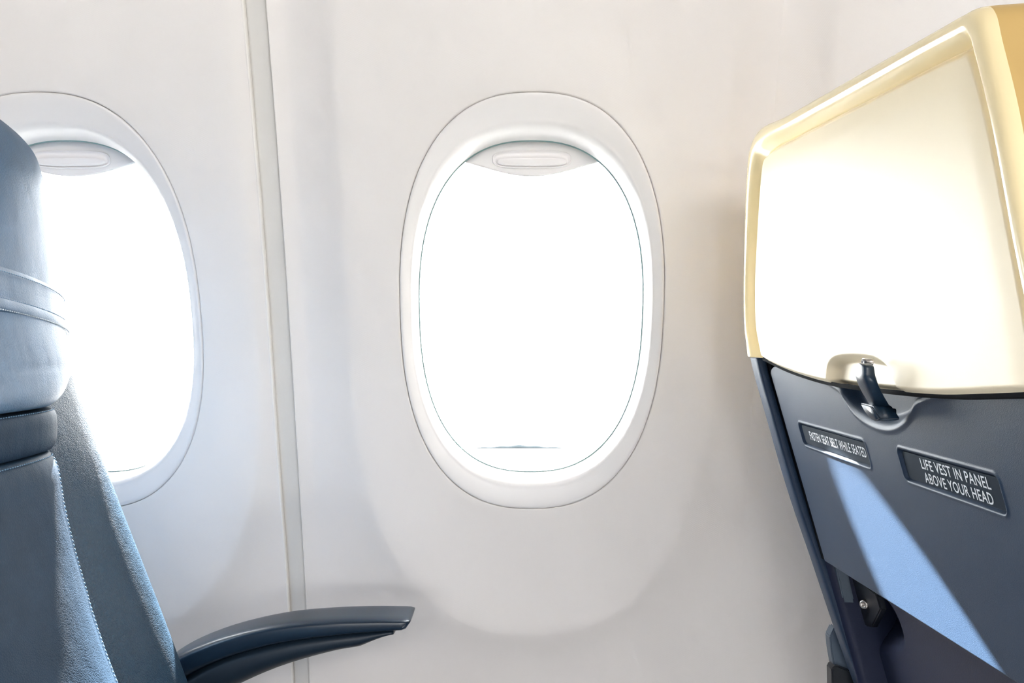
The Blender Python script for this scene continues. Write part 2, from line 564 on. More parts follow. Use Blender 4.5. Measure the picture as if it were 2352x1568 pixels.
# outer skin so that no daylight leaks round the linings
skin = []
edges = [-1.35] + [c for w in WX for c in (w - 0.150, w + 0.150)] + [1.45]
def skin_box(x0, x1, z0, z1):
    zs = np.linspace(z0, z1, max(2, int((z1 - z0) / 0.06)))
    rows = []
    for z in zs:
        rows.append(np.array([(x0, float(W(z)) + 0.12, z), (x1, float(W(z)) + 0.12, z), (x1, float(W(z)) + 0.125, z), (x0, float(W(z)) + 0.125, z)]))
    return loft(rows, cap0=True, cap1=True)
for k in range(0, len(edges), 2):
    skin.append(skin_box(edges[k], edges[k + 1], -1.14, 0.95))
for c in WX:
    skin.append(skin_box(c - 0.15, c + 0.15, -1.14, WZ - 0.225))
    skin.append(skin_box(c - 0.15, c + 0.15, WZ + 0.225, 0.95))
# square lining boxes between skin and wall behind each window
for c in WX:
    for z0, z1 in ((WZ - 0.229, WZ - 0.225), (WZ + 0.225, WZ + 0.229)):
        y0 = float(W(z0)) + 0.102
        skin.append(box(c - 0.154, c + 0.154, y0, y0 + 0.024, z0, z1))
mk('fuselage_skin', *merge(skin), M_plastic_w, wall_left, smooth=False)
for c in WX:      # close between outer_frame and skin
    P = superell(c, WZ, GL_A + 0.028, GL_B + 0.028, 2.5, 96)
    R = superell(c, WZ, GL_A + 0.06, GL_B + 0.06, 6, 96)
    mk('skin_flange', *loft([np.stack([P[:, 0], W(P[:, 1]) + 0.0795, P[:, 1]], 1), np.stack([R[:, 0], W(R[:, 1]) + 0.119, R[:, 1]], 1)]), M_plastic_w, wall_left)

# ------------------------------------------------------------------ rest of the cabin tube
FL = -1.15
mk('floor', *box(-1.35, 1.45, -2.3, 1.12, FL - 0.03, FL), M_floor, kind='structure', smooth=False)
mk('ceiling', *box(-1.35, 1.45, -2.3, 0.80, 0.95, 0.98), M_ceil, kind='structure', smooth=False)
OPX = [-0.994, -0.486, 0.0218, 0.5298, 1.0378]
parts_ = [box(-1.35, 1.45, -2.33, -2.3, FL, WZ - 0.19), box(-1.35, 1.45, -2.33, -2.3, WZ + 0.19, 0.98)]
eo = [-1.35] + [v for c in OPX for v in (c - 0.14, c + 0.14)] + [1.45]
for k in range(0, len(eo), 2):
    parts_.append(box(eo[k], eo[k + 1], -2.33, -2.3, WZ - 0.19, WZ + 0.19))
mk('wall_right', *merge(parts_), M_plastic_w, kind='structure', smooth=False)
for k, c in enumerate(OPX):
    P = superell(c, WZ, 0.125, 0.18, 2.5, 96); Q = superell(c, WZ, 0.19, 0.24, 12, 96)
    wr = mk('window_%d' % (k + 4), *loft([np.stack([P[:, 0], np.full(96, -2.335), P[:, 1]], 1), np.stack([P[:, 0], np.full(96, -2.30), P[:, 1]], 1),
         np.stack([P[:, 0] + (P[:, 0] - c) * 0.08, np.full(96, -2.29), WZ + (P[:, 1] - WZ) * 1.06], 1), np.stack([Q[:, 0], np.full(96, -2.297), Q[:, 1]], 1)]), M_bezel, kind='structure')
    area('window_portal', (c, -2.345, WZ), (c, 0, WZ), 0.27, 0.38, 1, portal=True)
mk('wall_back', *box(-1.38, -1.35, -2.33, 1.2, FL, 0.98), M_plastic_w, kind='structure', smooth=False)
mk('wall_front', *box(1.45, 1.48, -2.33, 1.2, FL, 0.98), M_plastic_w, kind='structure', smooth=False)

# ------------------------------------------------------------------ outside
mk('ground', *box(-160, 160, -300, 400, -3.6, -3.5), M_apron, kind='structure', smooth=False)
rows = []
for xk in np.linspace(-1.25, 1.75, 40):
    e_ = max(0.04, math.sin(math.pi * (xk + 1.25) / 3.0) ** 0.6) * (0.75 + 0.25 * math.sin(xk * 7.1) * math.sin(xk * 3.3 + 1))
    rows.append(np.array([(xk, 28.5, -3.5), (xk, 28.55, -3.5 + 0.11 * e_), (xk, 28.65, -3.5 + 0.12 * e_), (xk, 28.75, -3.5)]))
mk('kerb', *loft(rows, cap0=True, cap1=True), M_kerb, label='faint blue-grey strip on the bright ground seen low through the middle window', cat='kerb')

# ------------------------------------------------------------------ front seat (right side of the picture): we see its back
seatF = empty('airline_seat', (0.30, 0.58, FL), label='seat seen from behind at the right with yellow top shell and navy panel', cat='seat')

def P3(px, py, y):
    return np.array([(px - 1176) / F * y, y, (784 - py) / F * y])
def onx(px, py, x):
    p = px - 1176
    y = F * x / p
    return np.array([y, -(py - 784) / F * y])
A0, KR = 0.2236, 0.279
def xlow(z): return A0 - KR * z
def onlow(px, py, add=0.0):
    p, q = px - 1176, py - 784
    x = (A0 + add) / (1 - KR * q / p)
    y = F * x / p
    return np.array([y, -q / F * y])

XR, XI = 0.2135, 0.2185
Opx = [(1712,815),(1706,740),(1705,650),(1706,557),(1708,450),(1712,375),(1718,335),(1735,298),(1800,262),(1975,160),(2150,59),(2205,27),(2234,14),(2250,32),(2264,92),(2299,240),(2356,560),(2402,760),(2428,905)]
Ipx = [(1742,822),(1730,750),(1728,650),(1732,557),(1738,450),(1743,392),(1748,362),(1763,343),(1825,308),(1987,222),(2150,135),(2195,114),(2218,104),(2229,116),(2245,165),(2275,285),(2329,560),(2365,760),(2390,905)]
Oyz = catmull([onx(a, b, XR) for a, b in Opx], 12)
Iyz = catmull([onx(a, b, XI) for a, b in Ipx], 12)
prof = [(0.0, 0.0075), (0.03, 0.005), (0.08, 0.0028), (0.16, 0.0011), (0.25, 0.0003), (0.36, 0.0), (0.46, 0.0), (0.53, 0.0002), (0.60, 0.0009), (0.66, 0.0020), (0.72, 0.0036), (0.79, 0.0058), (0.86, 0.0076), (0.92, 0.0090), (0.96, 0.0099), (1.0, 0.0105), (1.03, 0.0130)]
rows = []
for w_, dx in prof:
    P = Oyz + (Iyz - Oyz) * w_
    rows.append(np.stack([np.full(len(P), XR + dx), P[:, 0], P[:, 1]], 1))
shell = mk('head_shell', *loft(rows, closed=False), M_rim, seatF, label='glossy pale yellow rim of the top shell')
# side cover running forward from the rim
cen = Oyz.mean(0)
Ncen = (Oyz - cen) / np.linalg.norm(Oyz - cen, axis=1)[:, None]
rows = []
for dx, g in ((0.0075, 0.0), (0.018, 0.0016), (0.04, 0.004), (0.075, 0.004), (0.105, 0.001), (0.12, -0.006)):
    P = Oyz + Ncen * g
    rows.append(np.stack([np.full(len(P), XR + dx), P[:, 0], P[:, 1]], 1))
mk('side_cover', *loft(rows, closed=False), M_side, seatF, label='mustard side of the top shell')

# insert panel with the latch pocket
Bpx = [(2390,905),(2352,902),(2250,905),(2150,907),(2060,901),(1960,890),(1880,876),(1800,850),(1742,822)]
Byz = catmull([onx(a, b, XI) for a, b in Bpx], 14)
Tyz = Iyz
# densify evenly
def resample(P, n):
    d = np.r_[0, np.cumsum(np.linalg.norm(np.diff(P, axis=0), axis=1))]
    t = np.linspace(0, d[-1], n)
    return np.stack([np.interp(t, d, P[:, k]) for k in range(P.shape[1])], 1)
outl = np.vstack([resample(Tyz, 520)[:-1], resample(Byz, 420)[:-1]])
pocket = catmull([onx(a, b, XI) for a, b in [(1893,925),(1896,890),(1898,860),(1901,838),(1912,822),(1935,815),(1985,816),(2015,824),(2036,842),(2049,868),(2062,900),(2085,925)]], 8)
cI = np.array([0.56, 0.03])
pock2 = catmull([onx(a, b, XI) for a, b in [(1968,930),(1966,870),(1966,838),(1972,822),(1984,817),(1997,822),(2004,840),(2014,880),(2022,930)]], 8)
rows = []
rin_ = []
for t in np.linspace(0, 1, 150)[:-1]:
    P = outl + (cI - outl) * (t ** 1.15)
    rin_.append(P)
allP = np.vstack(rin_)
dR = seg_dist(allP, Iyz, closed=False)
dB = seg_dist(allP, Byz, closed=False)
h = np.zeros(len(allP))
h += 0.0055 * (1 - sstep(0, 0.0055, dR)) + 0.0012 * (1 - sstep(0.0, 0.02, dR))
h += 0.004 * (1 - sstep(0, 0.004, dB)) ** 1.5
sp = sdf(allP, pocket)
h += 0.0085 * (1 - sstep(-0.0058, 0.0012, sp))
V = np.stack([XI + h, allP[:, 0], allP[:, 1]], 1)
n = len(outl)
Vr = [V[i * n:(i + 1) * n] for i in range(149)]
Vv, Ff = loft(Vr)
Vv = np.vstack([Vv, [[XI, cI[0], cI[1]]]])
for j in range(n): Ff.append((148 * n + j, 148 * n + (j + 1) % n, len(Vv) - 1))
mk('insert_panel', Vv, Ff, M_insert, seatF, label='smooth yellow panel, paled as if overexposed, inside the rim')

# black strip painting the shade in the gap between top shell and navy panel
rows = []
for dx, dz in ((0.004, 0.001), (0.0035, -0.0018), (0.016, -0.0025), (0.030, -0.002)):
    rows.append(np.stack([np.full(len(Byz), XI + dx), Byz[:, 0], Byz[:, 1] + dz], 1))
mk('gap_shade_strip', *loft(rows, closed=False), M_matte, seatF, label='black strip standing for shade in the gap below the top shell')

# navy back panel as a fine relief
Tp = catmull([onlow(a, b) for a, b in [(1767,853),(1769,843),(1776,837),(1792,836),(1850,853),(1905,871),(1960,884),(2030,893),(2130,900),(2240,899),(2352,895),(2480,893)]], 20)
Tp = resample(Tp, 560)
Bp = resample(np.array([onlow(1893, 1290), onlow(2800, 1870)]), 560)
nt_ = 300
ts = np.linspace(0, 1, nt_)
G = Tp[None] * (1 - ts[:, None, None]) + Bp[None] * ts[:, None, None]
GP = G.reshape(-1, 2)
bd = np.vstack([Tp, Bp[::-1]])
dE = np.minimum(seg_dist(GP, Tp[::8], closed=False), seg_dist(GP, np.array([Tp[0], Bp[0]]), closed=False))
dBt = seg_dist(GP, np.array([Bp[0], Bp[-1]]), closed=False)
h = 0.0035 * (1 - sstep(0, 0.0035, dE)) ** 2 + 0.0025 * (1 - sstep(0, 0.0025, dBt)) ** 2
notch_px = [(1900,870),(1930,893),(1942,915),(1958,938),(1985,962),(2012,976),(2038,981),(2062,975),(2080,960),(2092,940),(2102,922),(2125,911),(2160,890),(2100,850),(1950,850)]
notch = catmull([onlow(a, b) for a, b in notch_px], 8, closed=True)
sn = sdf(GP, notch)
h += 0.0095 * (1 - sstep(-0.009, 0.0008, sn)) - 0.0009 * np.exp(-((sn - 0.0022) / 0.0016) ** 2)
def rrect(y0, y1, z0, z1, r):
    P = []
    for cy, cz, a0 in ((y1 - r, z1 - r, 0), (y0 + r, z1 - r, 90), (y0 + r, z0 + r, 180), (y1 - r, z0 + r, 270)):
        for a in np.linspace(a0, a0 + 90, 7):
            P.append((cy + r * math.cos(math.radians(a)), cz + r * math.sin(math.radians(a))))
    return np.array(P)
PL1 = (0.600, 0.7376, -0.0872, -0.0690)
PL2 = (0.4350, 0.5470, -0.0868, -0.0672)
for pl in (PL1, PL2):
    sr = sdf(GP, rrect(*pl, 0.0035))
    h += 0.0026 * (1 - sstep(-0.0012, 0.0006, sr)) - 0.0007 * np.exp(-((sr - 0.0012) / 0.0009) ** 2)
V = np.stack([xlow(GP[:, 1]) + h, GP[:, 0], GP[:, 1]], 1)
Ff = []
m = 560
for i in range(nt_ - 1):
    for j in range(m - 1):
        a = i * m + j
        Ff.append((a, a + 1, a + m + 1, a + m))
# wrap edges forward
nb = len(V)
rim_idx = list(range(0, m)) ; left_idx = [i * m for i in range(nt_)] ; bot_idx = [(nt_ - 1) * m + j for j in range(m)]
extra = []
for idx in (rim_idx, left_idx, bot_idx):
    s = nb + len(extra)
    for k in idx:
        p = V[k].copy(); p[0] += 0.014; extra.append(p)
    for q in range(len(idx) - 1):
        Ff.append((idx[q], idx[q + 1], s + q + 1, s + q))
V = np.vstack([V, np.array(extra)])
navy = mk('back_panel', V, Ff, M_blue, seatF, label='grained navy panel with recessed placards')

# placards
def placard(pl, lines, name_lab, xs, size, gap):
    y0, y1, z0, z1 = pl
    o = rrect(y0 + 0.0012, y1 - 0.0012, z0 + 0.0012, z1 - 0.0012, 0.003)
    rows = []
    for dx, s in ((0.0034, 0.0), (0.0016, 0.0), (0.0013, 0.0004)):
        c = o.mean(0); P = o + (c - o) / np.linalg.norm(c - o, axis=1)[:, None] * s
        rows.append(np.stack([xlow(P[:, 1]) + dx, P[:, 0], P[:, 1]], 1))
    pk = mk('placard', *loft(rows, cap1=True), M_sign, seatF, label=name_lab, smooth=False)
    for k, (txt, ya, yb, zc, hh) in enumerate(lines):
        cu = bpy.data.curves.new('lettering', 'FONT')
        cu.body = txt
        cu.size = 1.0
        cu.offset = 0.010
        cu.extrude = 0.0
        cu.resolution_u = 3
        cu.space_character = 1.06
        tob = bpy.data.objects.new('lettering', cu)
        C.objects.link(tob)
        dg = bpy.context.evaluated_depsgraph_get()
        me = bpy.data.meshes.new_from_object(tob.evaluated_get(dg))
        bpy.data.objects.remove(tob)
        co = np.array([v.co[:] for v in me.vertices])
        fc = [list(p.vertices) for p in me.polygons]
        mn, mxx = co.min(0), co.max(0)
        u = (co[:, 0] - mn[0]) / (mxx[0] - mn[0]); v = (co[:, 1] - mn[1]) / (mxx[1] - mn[1]) - 0.5
        yy = ya + (yb - ya) * u
        z_ = zc + hh * v
        VV = np.stack([xlow(z_) + 0.0011, yy, z_], 1)
        VB = np.stack([xlow(z_) + 0.00135, yy, z_], 1)
        mk('lettering', *merge([(VV, fc)]), M_text, pk, smooth=False, label='pale capitals reading ' + txt)
placard(PL1, [('FASTEN SEAT BELT WHILE SEATED', onlow(1857, 1000)[0], onlow(1984, 1036)[0], -0.0776, 0.0072)], 'black placard reading FASTEN SEAT BELT WHILE SEATED', 0, 0, 0)
placard(PL2, [('LIFE VEST IN PANEL', onlow(2110, 1062)[0], onlow(2266, 1100)[0], -0.0730, 0.0064),
              ('ABOVE YOUR HEAD', onlow(2118, 1090)[0], onlow(2270, 1125)[0], -0.0813, 0.0064)], 'black placard reading LIFE VEST IN PANEL ABOVE YOUR HEAD', 0, 0, 0)

# tray latch: a curved lever hanging from the shell over the notch
def lever():
    # centre line in pixels on a plane slightly proud of the shell, half width in metres
    st = [(1972,834,0.0074),(1972,850,0.0080),(1974,868,0.0080),(1981,890,0.0072),(1992,912,0.0060),(2003,932,0.0052),(2011,948,0.0050),(2015,957,0.0046)]
    rows = []
    c = catmull([(*onx(a, b, 0.202 + 0.018 * sstep(0.2, 1, k_ / 7.0)), w_) for k_, (a, b, w_) in enumerate(st)], 6)
    n_ = len(c)
    for k, (yy, z_, w_) in enumerate(c):
        s = k / (n_ - 1)
        tip = min(1, math.sqrt(max(0.0, 1 - (1 - min(1, k / 5.0)) ** 2)) + 0.12)
        w_ = w_ * tip
        x0 = 0.202 + 0.018 * sstep(0.2, 1, s)
        th = 0.0065 + 0.004 * s
        q = []
        for a in np.linspace(0, 2 * math.pi, 24, endpoint=False):
            ca, sa = math.cos(a), math.sin(a)
            e = 2 / 4.0
            q.append((x0 + th / 2 + th / 2 * np.sign(ca) * abs(ca) ** e, yy + w_ * np.sign(sa) * abs(sa) ** e, z_))
        rows.append(np.array(q))
    return loft(rows, cap0=True, cap1=True)
latch = mk('tray_latch', *lever(), M_latch, seatF, label='black turning latch of the folded tray')
# foot block of the latch
p0 = onlow(1980, 931, -0.012); p1 = onlow(2030, 965, -0.012)
z_a, z_b = p0[1] + 0.001, p1[1] + 0.0005
def pblock(pts, x0, x1, bev):
    bm = bmesh.new()
    bot = [bm.verts.new((x0, p[0], p[1])) for p in pts]
    f = bm.faces.new(bot)
    r = bmesh.ops.extrude_face_region(bm, geom=[f])
    for v in r['geom']:
        if isinstance(v, bmesh.types.BMVert): v.co.x = x1
    bmesh.ops.recalc_face_normals(bm, faces=bm.faces)
    bmesh.ops.bevel(bm, geom=list(bm.edges), offset=bev, segments=3, affect='EDGES')
    bm.verts.ensure_lookup_table()
    V = np.array([v.co[:] for v in bm.verts]); Fc = [[v.index for v in f.verts] for f in bm.faces]
    bm.free(); return V, Fc
blk = [onx(a, b, 0.212) for a, b in [(1974,925),(2002,931),(2022,962),(2010,967),(1998,962),(1986,948)]]
mk('latch_foot', *pblock(blk, 0.212, 0.224, 0.0008), M_latch, latch)
st_ = onx(2012, 952, 0.222)
mk('latch_stem', *box(0.221, 0.233, st_[0] - 0.004, st_[0] + 0.004, st_[1] - 0.003, st_[1] + 0.004, 0.001), M_black, latch)
hub = onx(1990, 831, 0.210)
rows = []
for dx, r in ((0.0, 0.0016), (-0.0008, 0.0021), (0.005, 0.0021)):
    a = np.linspace(0, 2 * math.pi, 24, endpoint=False)
    rows.append(np.stack([np.full(24, 0.2085 + dx), hub[0] + r * np.cos(a), hub[1] + r * np.sin(a)], 1))
mk('latch_pivot', *loft(rows, cap0=True), M_metal, latch, label='shiny pivot pin')

# side strip of the seat frame
strip_px = [(1741,822),(1746,846),(1762,905),(1785,985),(1812,1080),(1843,1178),(1875,1270),(1912,1380),(1950,1492),(1982,1580),(2045,1760),(2110,1950)]
rows = []
for a, b in catmull(strip_px, 5):
    c = P3(a, b, 0.80)
    q = []
    for th in np.linspace(0, 2 * math.pi, 28, endpoint=False):
        e = 2 / 3.5
        ca, sa = math.cos(th), math.sin(th)
        q.append((c[0] + 0.0052 * np.sign(ca) * abs(ca) ** e, 0.80 + 0.012 * np.sign(sa) * abs(sa) ** e, c[2]))
    rows.append(np.array(q))
mk('frame_strip', *loft(rows, cap0=True, cap1=True), M_blue, seatF, label='navy strip along the edge of the seat back')

# core behind the panel (side of the seat body)
rows = []
for z in np.linspace(-0.020, -0.62, 30):
    x0 = xlow(z) + 0.016 + (0.055 if z < -0.2 else 0)
    x1 = x0 + 0.07 - (0.055 if z < -0.2 else 0)
    y0, y1 = 0.352, 0.786
    q = [(x0, y0 + 0.01, z), (x0, y1, z), (x1, y1 + 0.012, z), (x1 + 0.01, (y0 + y1) / 2, z), (x1, y0, z)]
    rows.append(np.array(q))
mk('seat_core', *loft(rows, cap0=True, cap1=True), M_black, seatF, smooth=False)

rows = []
for z in np.linspace(-0.010, -0.196, 20):
    x0 = float(xlow(z))
    rows.append(np.array([(x0 + 0.002, 0.7795, z), (x0 + 0.002, 0.799, z), (x0 + 0.030, 0.799, z), (x0 + 0.030, 0.7795, z)]))
mk('edge_channel', *loft(rows, cap0=True, cap1=True), M_matte, seatF, smooth=False)
# lower shell below the panel, with a scooped pocket
def lowpt(px, py): return onlow(px, py, 0.030)
TL = resample(catmull([lowpt(1898, 1268), lowpt(2830, 1850)], 10), 200)
BL = resample(catmull([lowpt(2010, 1600), lowpt(2300, 2500)], 10), 200)
y0s = TL[:, 0]
n2 = 150
TT = np.stack([np.linspace(0.790, 0.352, 220), np.full(220, -0.178)], 1)
BB = np.stack([np.linspace(0.790, 0.352, 220), np.full(220, -0.60)], 1)
ts = np.linspace(0, 1, n2)
G = (TT[None] * (1 - ts[:, None, None]) + BB[None] * ts[:, None, None]).reshape(-1, 2)
poc = catmull([onlow(a, b, 0.03) for a, b in [(1925,1290),(2000,1335),(2045,1385),(2068,1430),(2078,1470),(2070,1498),(2030,1500),(1990,1510),(1960,1540),(1935,1440)]], 8, closed=True)
sd = sdf(G, poc)
h = 0.026 * (1 - sstep(-0.035, 0.001, sd))
V = np.stack([xlow(G[:, 1]) + 0.030 + h, G[:, 0], G[:, 1]], 1)
Ff = [(i * 220 + j, i * 220 + j + 1, (i + 1) * 220 + j + 1, (i + 1) * 220 + j) for i in range(n2 - 1) for j in range(219)]
mk('lower_shell', V, Ff, M_blue_low, seatF, label='dark navy lower shell with a scooped hollow')

rows = []
for z in np.linspace(-0.185, -0.60, 40):
    x0 = xlow(z)
    rows.append(np.array([(x0 + 0.004, 0.7945, z), (x0 + 0.004, 0.787, z), (x0 + 0.012, 0.786, z), (x0 + 0.05, 0.788, z), (x0 + 0.09, 0.789, z), (x0 + 0.09, 0.7945, z)]))
mk('shell_side', *loft(rows, cap0=True, cap1=True), M_blue_low, seatF)
# hinge bracket, screw and dark side fittings
def plate(pts_px, add, th, m, name, parent=None, label=None, bev=0.001):
    P = [onlow(a, b, add) for a, b in pts_px]
    bm = bmesh.new()
    vs = [bm.verts.new((xlow(p[1]) + add, p[0], p[1])) for p in P]
    f = bm.faces.new(vs)
    r = bmesh.ops.extrude_face_region(bm, geom=[f])
    for v in r['geom']:
        if isinstance(v, bmesh.types.BMVert): v.co.x += th
    bmesh.ops.recalc_face_normals(bm, faces=bm.faces)
    bmesh.ops.bevel(bm, geom=list(bm.edges), offset=bev, segments=2, affect='EDGES')
    bm.verts.ensure_lookup_table()
    V = np.array([v.co[:] for v in bm.verts]); Fc = [[v.index for v in f.verts] for f in bm.faces]
    bm.free()
    return mk(name, V, Fc, m, parent or seatF, label=label, smooth=False)
plate([(1897,1285),(1920,1303),(1938,1385),(1932,1398),(1921,1386),(1917,1362)], 0.010, 0.010, M_bracket, 'hinge_bracket', label='grey-blue bracket at the corner of the panel')
cav = plate([(1918,1303),(1985,1342),(2012,1366),(2022,1400),(2002,1440),(1962,1432),(1938,1396)], 0.024, 0.006, M_black, 'hinge_plate', label='black hinge plate holding a small screw')
sc = onlow(1987, 1387, 0.023)
rows = []
sc3 = np.array([xlow(sc[1]) + 0.0225, sc[0], sc[1]])
ax = np.array([-0.75, -0.66, 0.0]); e1 = np.array([0.66, -0.75, 0.0]); e2 = np.array([0, 0, 1.0])
for dx, r in ((-0.004, 0.0040), (0.001, 0.0041), (0.0024, 0.0034), (0.0026, 0.0019), (0.0008, 0.0016)):
    a = np.linspace(0, 2 * math.pi, 24, endpoint=False)
    rows.append(np.array([sc3 + ax * dx + r * (math.cos(t) * e1 + math.sin(t) * e2) for t in a]))
mk('screw', *loft(rows, cap1=True), M_metal, cav, label='small steel screw')
def fitting(pts, name, y0, y1, m=M_black, label=None):
    P = [P3(a, b, y0) for a, b in pts]
    bm = bmesh.new()
    f = bm.faces.new([bm.verts.new((p[0], y0, p[2])) for p in P])
    r = bmesh.ops.extrude_face_region(bm, geom=[f])
    for v in r['geom']:
        if isinstance(v, bmesh.types.BMVert): v.co.y = y1
    bmesh.ops.recalc_face_normals(bm, faces=bm.faces)
    bmesh.ops.bevel(bm, geom=list(bm.edges), offset=0.0012, segments=2, affect='EDGES')
    bm.verts.ensure_lookup_table()
    V = np.array([v.co[:] for v in bm.verts]); Fc = [[v.index for v in f.verts] for f in bm.faces]
    bm.free()
    mk(name, V, Fc, m, seatF, label=label, smooth=False)
fitting([(1906,1462),(1917,1440),(1935,1450),(1962,1530),(1990,1610),(1960,1610),(1915,1530),(1908,1490)], 'recline_bracket', 0.822, 0.835, M_bracket, 'dark bracket behind the edge strip')
fitting([(1910,1535),(1921,1527),(1965,1545),(2000,1625),(1960,1660),(1912,1640)], 'recline_bracket', 0.818, 0.832, M_black)

# leather on the far (front) side of this seat, seat pan and legs (mostly out of view)
def sup_loop(xc, yc, hx, hy, z, n=3.2, N=64):
    th = np.linspace(0, 2 * math.pi, N, endpoint=False)
    c, s = np.cos(th), np.sin(th)
    return np.stack([xc + hx * np.sign(c) * np.abs(c) ** (2 / n), yc + hy * np.sign(s) * np.abs(s) ** (2 / n), np.full(N, z) if np.isscalar(z) else z], 1)
def pill(x0, z0, x1, z1, th, y0, y1, steps=24, lean=None):
    rows = []
    for s in np.linspace(0, 1, steps):
        e = math.sqrt(max(0.02, 1 - (2 * s - 1) ** 8))
        rows.append(sup_loop(x0 + (x1 - x0) * s, (y0 + y1) / 2, th / 2 * e, (y1 - y0) / 2 * (0.9 + 0.1 * e), z0 + (z1 - z0) * s))
    return loft(rows, cap0=True, cap1=True)
mk('headrest_cushion', *pill(0.355, 0.150, 0.365, -0.02, 0.07, 0.38, 0.76), M_leather, seatF)
mk('back_cushion', *pill(0.375, -0.025, 0.545, -0.66, 0.10, 0.355, 0.79), M_leather, seatF)
mk('seat_cushion', *pill(0.74, -0.60, 0.74, -0.72, 0.46, 0.355, 0.80), M_leather, seatF)
for lx in (0.60, 0.90):
    for ly in (0.42, 0.74):
        mk('leg', *box(lx - 0.015, lx + 0.015, ly - 0.015, ly + 0.015, FL, -0.70, 0.003), M_metal, seatF)
mk('seat_frame', *box(0.48, 0.93, 0.40, 0.76, -0.735, -0.70, 0.004), M_bracket, seatF)

# ------------------------------------------------------------------ rear seat (left side): leather front seen obliquely
seatR = empty('airline_seat', (-0.40, 0.60, FL), label='navy leather seat at the left edge with stitched cushions', cat='seat')
seatR.name = 'airline_seat.001'

def cushion(px_tab, ye, ya=0.35, th=0.085, n=3.0, rows_n=40, pull=0.009, pull_len=0.018, dip=0.0, N=160, bulge=0.010, pt=1, pb=1, ytab=None, grain=0.0):
    """px_tab: right-hand silhouette (px, py) from top to bottom; loops are shifted so that their silhouette meets it"""
    tab = catmull(px_tab, 12)
    d = np.r_[0, np.cumsum(np.linalg.norm(np.diff(tab, axis=0), axis=1))]
    L = d[-1]
    sN = np.linspace(0, 1, rows_n)
    # denser near the ends
    sN = 0.5 - 0.5 * np.cos(sN * math.pi)
    rows = []
    z_top = (784 - tab[0][1]) / F * ye; z_bot = (784 - tab[-1][1]) / F * ye
    H = abs(z_top - z_bot)
    for s in sN:
        p = np.array([np.interp(s * L, d, tab[:, k]) for k in range(2)])
        yE = ye if ytab is None else np.interp(p[1], [t[0] for t in ytab], [t[1] for t in ytab])
        z = (784 - p[1]) / F * yE
        yc, hy = (ya + yE) / 2, (yE - ya) / 2
        lp = sup_loop(0, yc, th / 2, hy, 0.0, n, N)
        u = (lp[:, 1] - yc) / hy
        fr = lp[:, 0] > 0
        lp[:, 0] += np.where(fr, bulge * (1 - u ** 2), 0)
        k = np.argmax(lp[:, 0] / lp[:, 1] + 0)      # fit silhouette by shifting x
        lo, hi = -2.0, 1.0
        tgt = (p[0] - 1176) / F
        for _ in range(40):
            mdl = (lo + hi) / 2
            if ((lp[:, 0] + mdl) / lp[:, 1]).max() > tgt: hi = mdl
            else: lo = mdl
        lp[:, 0] += (lo + hi) / 2
        dt, db = s * H, (1 - s) * H
        pl = 0
        if pt and dt < pull_len: pl = max(pl, 1 - math.sqrt(1 - (1 - dt / pull_len) ** 2))
        if pb and db < pull_len: pl = max(pl, 1 - math.sqrt(1 - (1 - db / pull_len) ** 2))
        lp[:, 0] -= pull * pl
        lp[:, 1] = yc + (lp[:, 1] - yc) * (1 - 0.012 * pl)
        lp[:, 2] = z - dip * np.clip((lp[:, 1] - 0.5) / (yE - 0.5), 0, 1) ** 2 + dip
        rows.append(lp)
    return rows

def add_cushion(name, m, rows, **kw):
    return mk(name, *loft(rows, cap0=True, cap1=True), m, seatR, **kw)

head = cushion([(50,318),(64,336),(86,382),(106,450),(121,530),(132,610),(140,690),(146,745)], 0.775, th=0.075, bulge=0.012, dip=0.012, pb=0, pull=0.03, pull_len=0.03, rows_n=70, n=2.6)
add_cushion('headrest', M_leather_lit, head)
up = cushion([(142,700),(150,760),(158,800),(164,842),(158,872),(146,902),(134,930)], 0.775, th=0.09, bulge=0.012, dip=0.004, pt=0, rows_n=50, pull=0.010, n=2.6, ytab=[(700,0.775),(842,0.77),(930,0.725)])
add_cushion('upper_cushion', M_leather_lit, up)
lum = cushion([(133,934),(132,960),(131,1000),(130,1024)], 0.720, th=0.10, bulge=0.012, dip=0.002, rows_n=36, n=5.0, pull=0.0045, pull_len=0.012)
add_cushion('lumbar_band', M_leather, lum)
low = cushion([(130,1029),(137,1090),(150,1160),(172,1250),(200,1345),(236,1455),(280,1568),(345,1720),(440,1940)], 0.70, ytab=[(1029,0.715),(1568,0.682),(1940,0.66)], th=0.11, bulge=0.010, dip=0.002, rows_n=90, n=4.6, pull=0.007, pull_len=0.020)
add_cushion('back_cushion', M_leather, low)
bol = cushion([(158,846),(166,840),(180,880),(200,940),(235,1040),(262,1115),(300,1212),(345,1325),(392,1445),(438,1568),(498,1720),(590,1940)], 0.825, ya=0.56, th=0.075, bulge=0.0, rows_n=90, n=3.0, pull=0.0)
add_cushion('side_bolster', M_leather_b, bol)

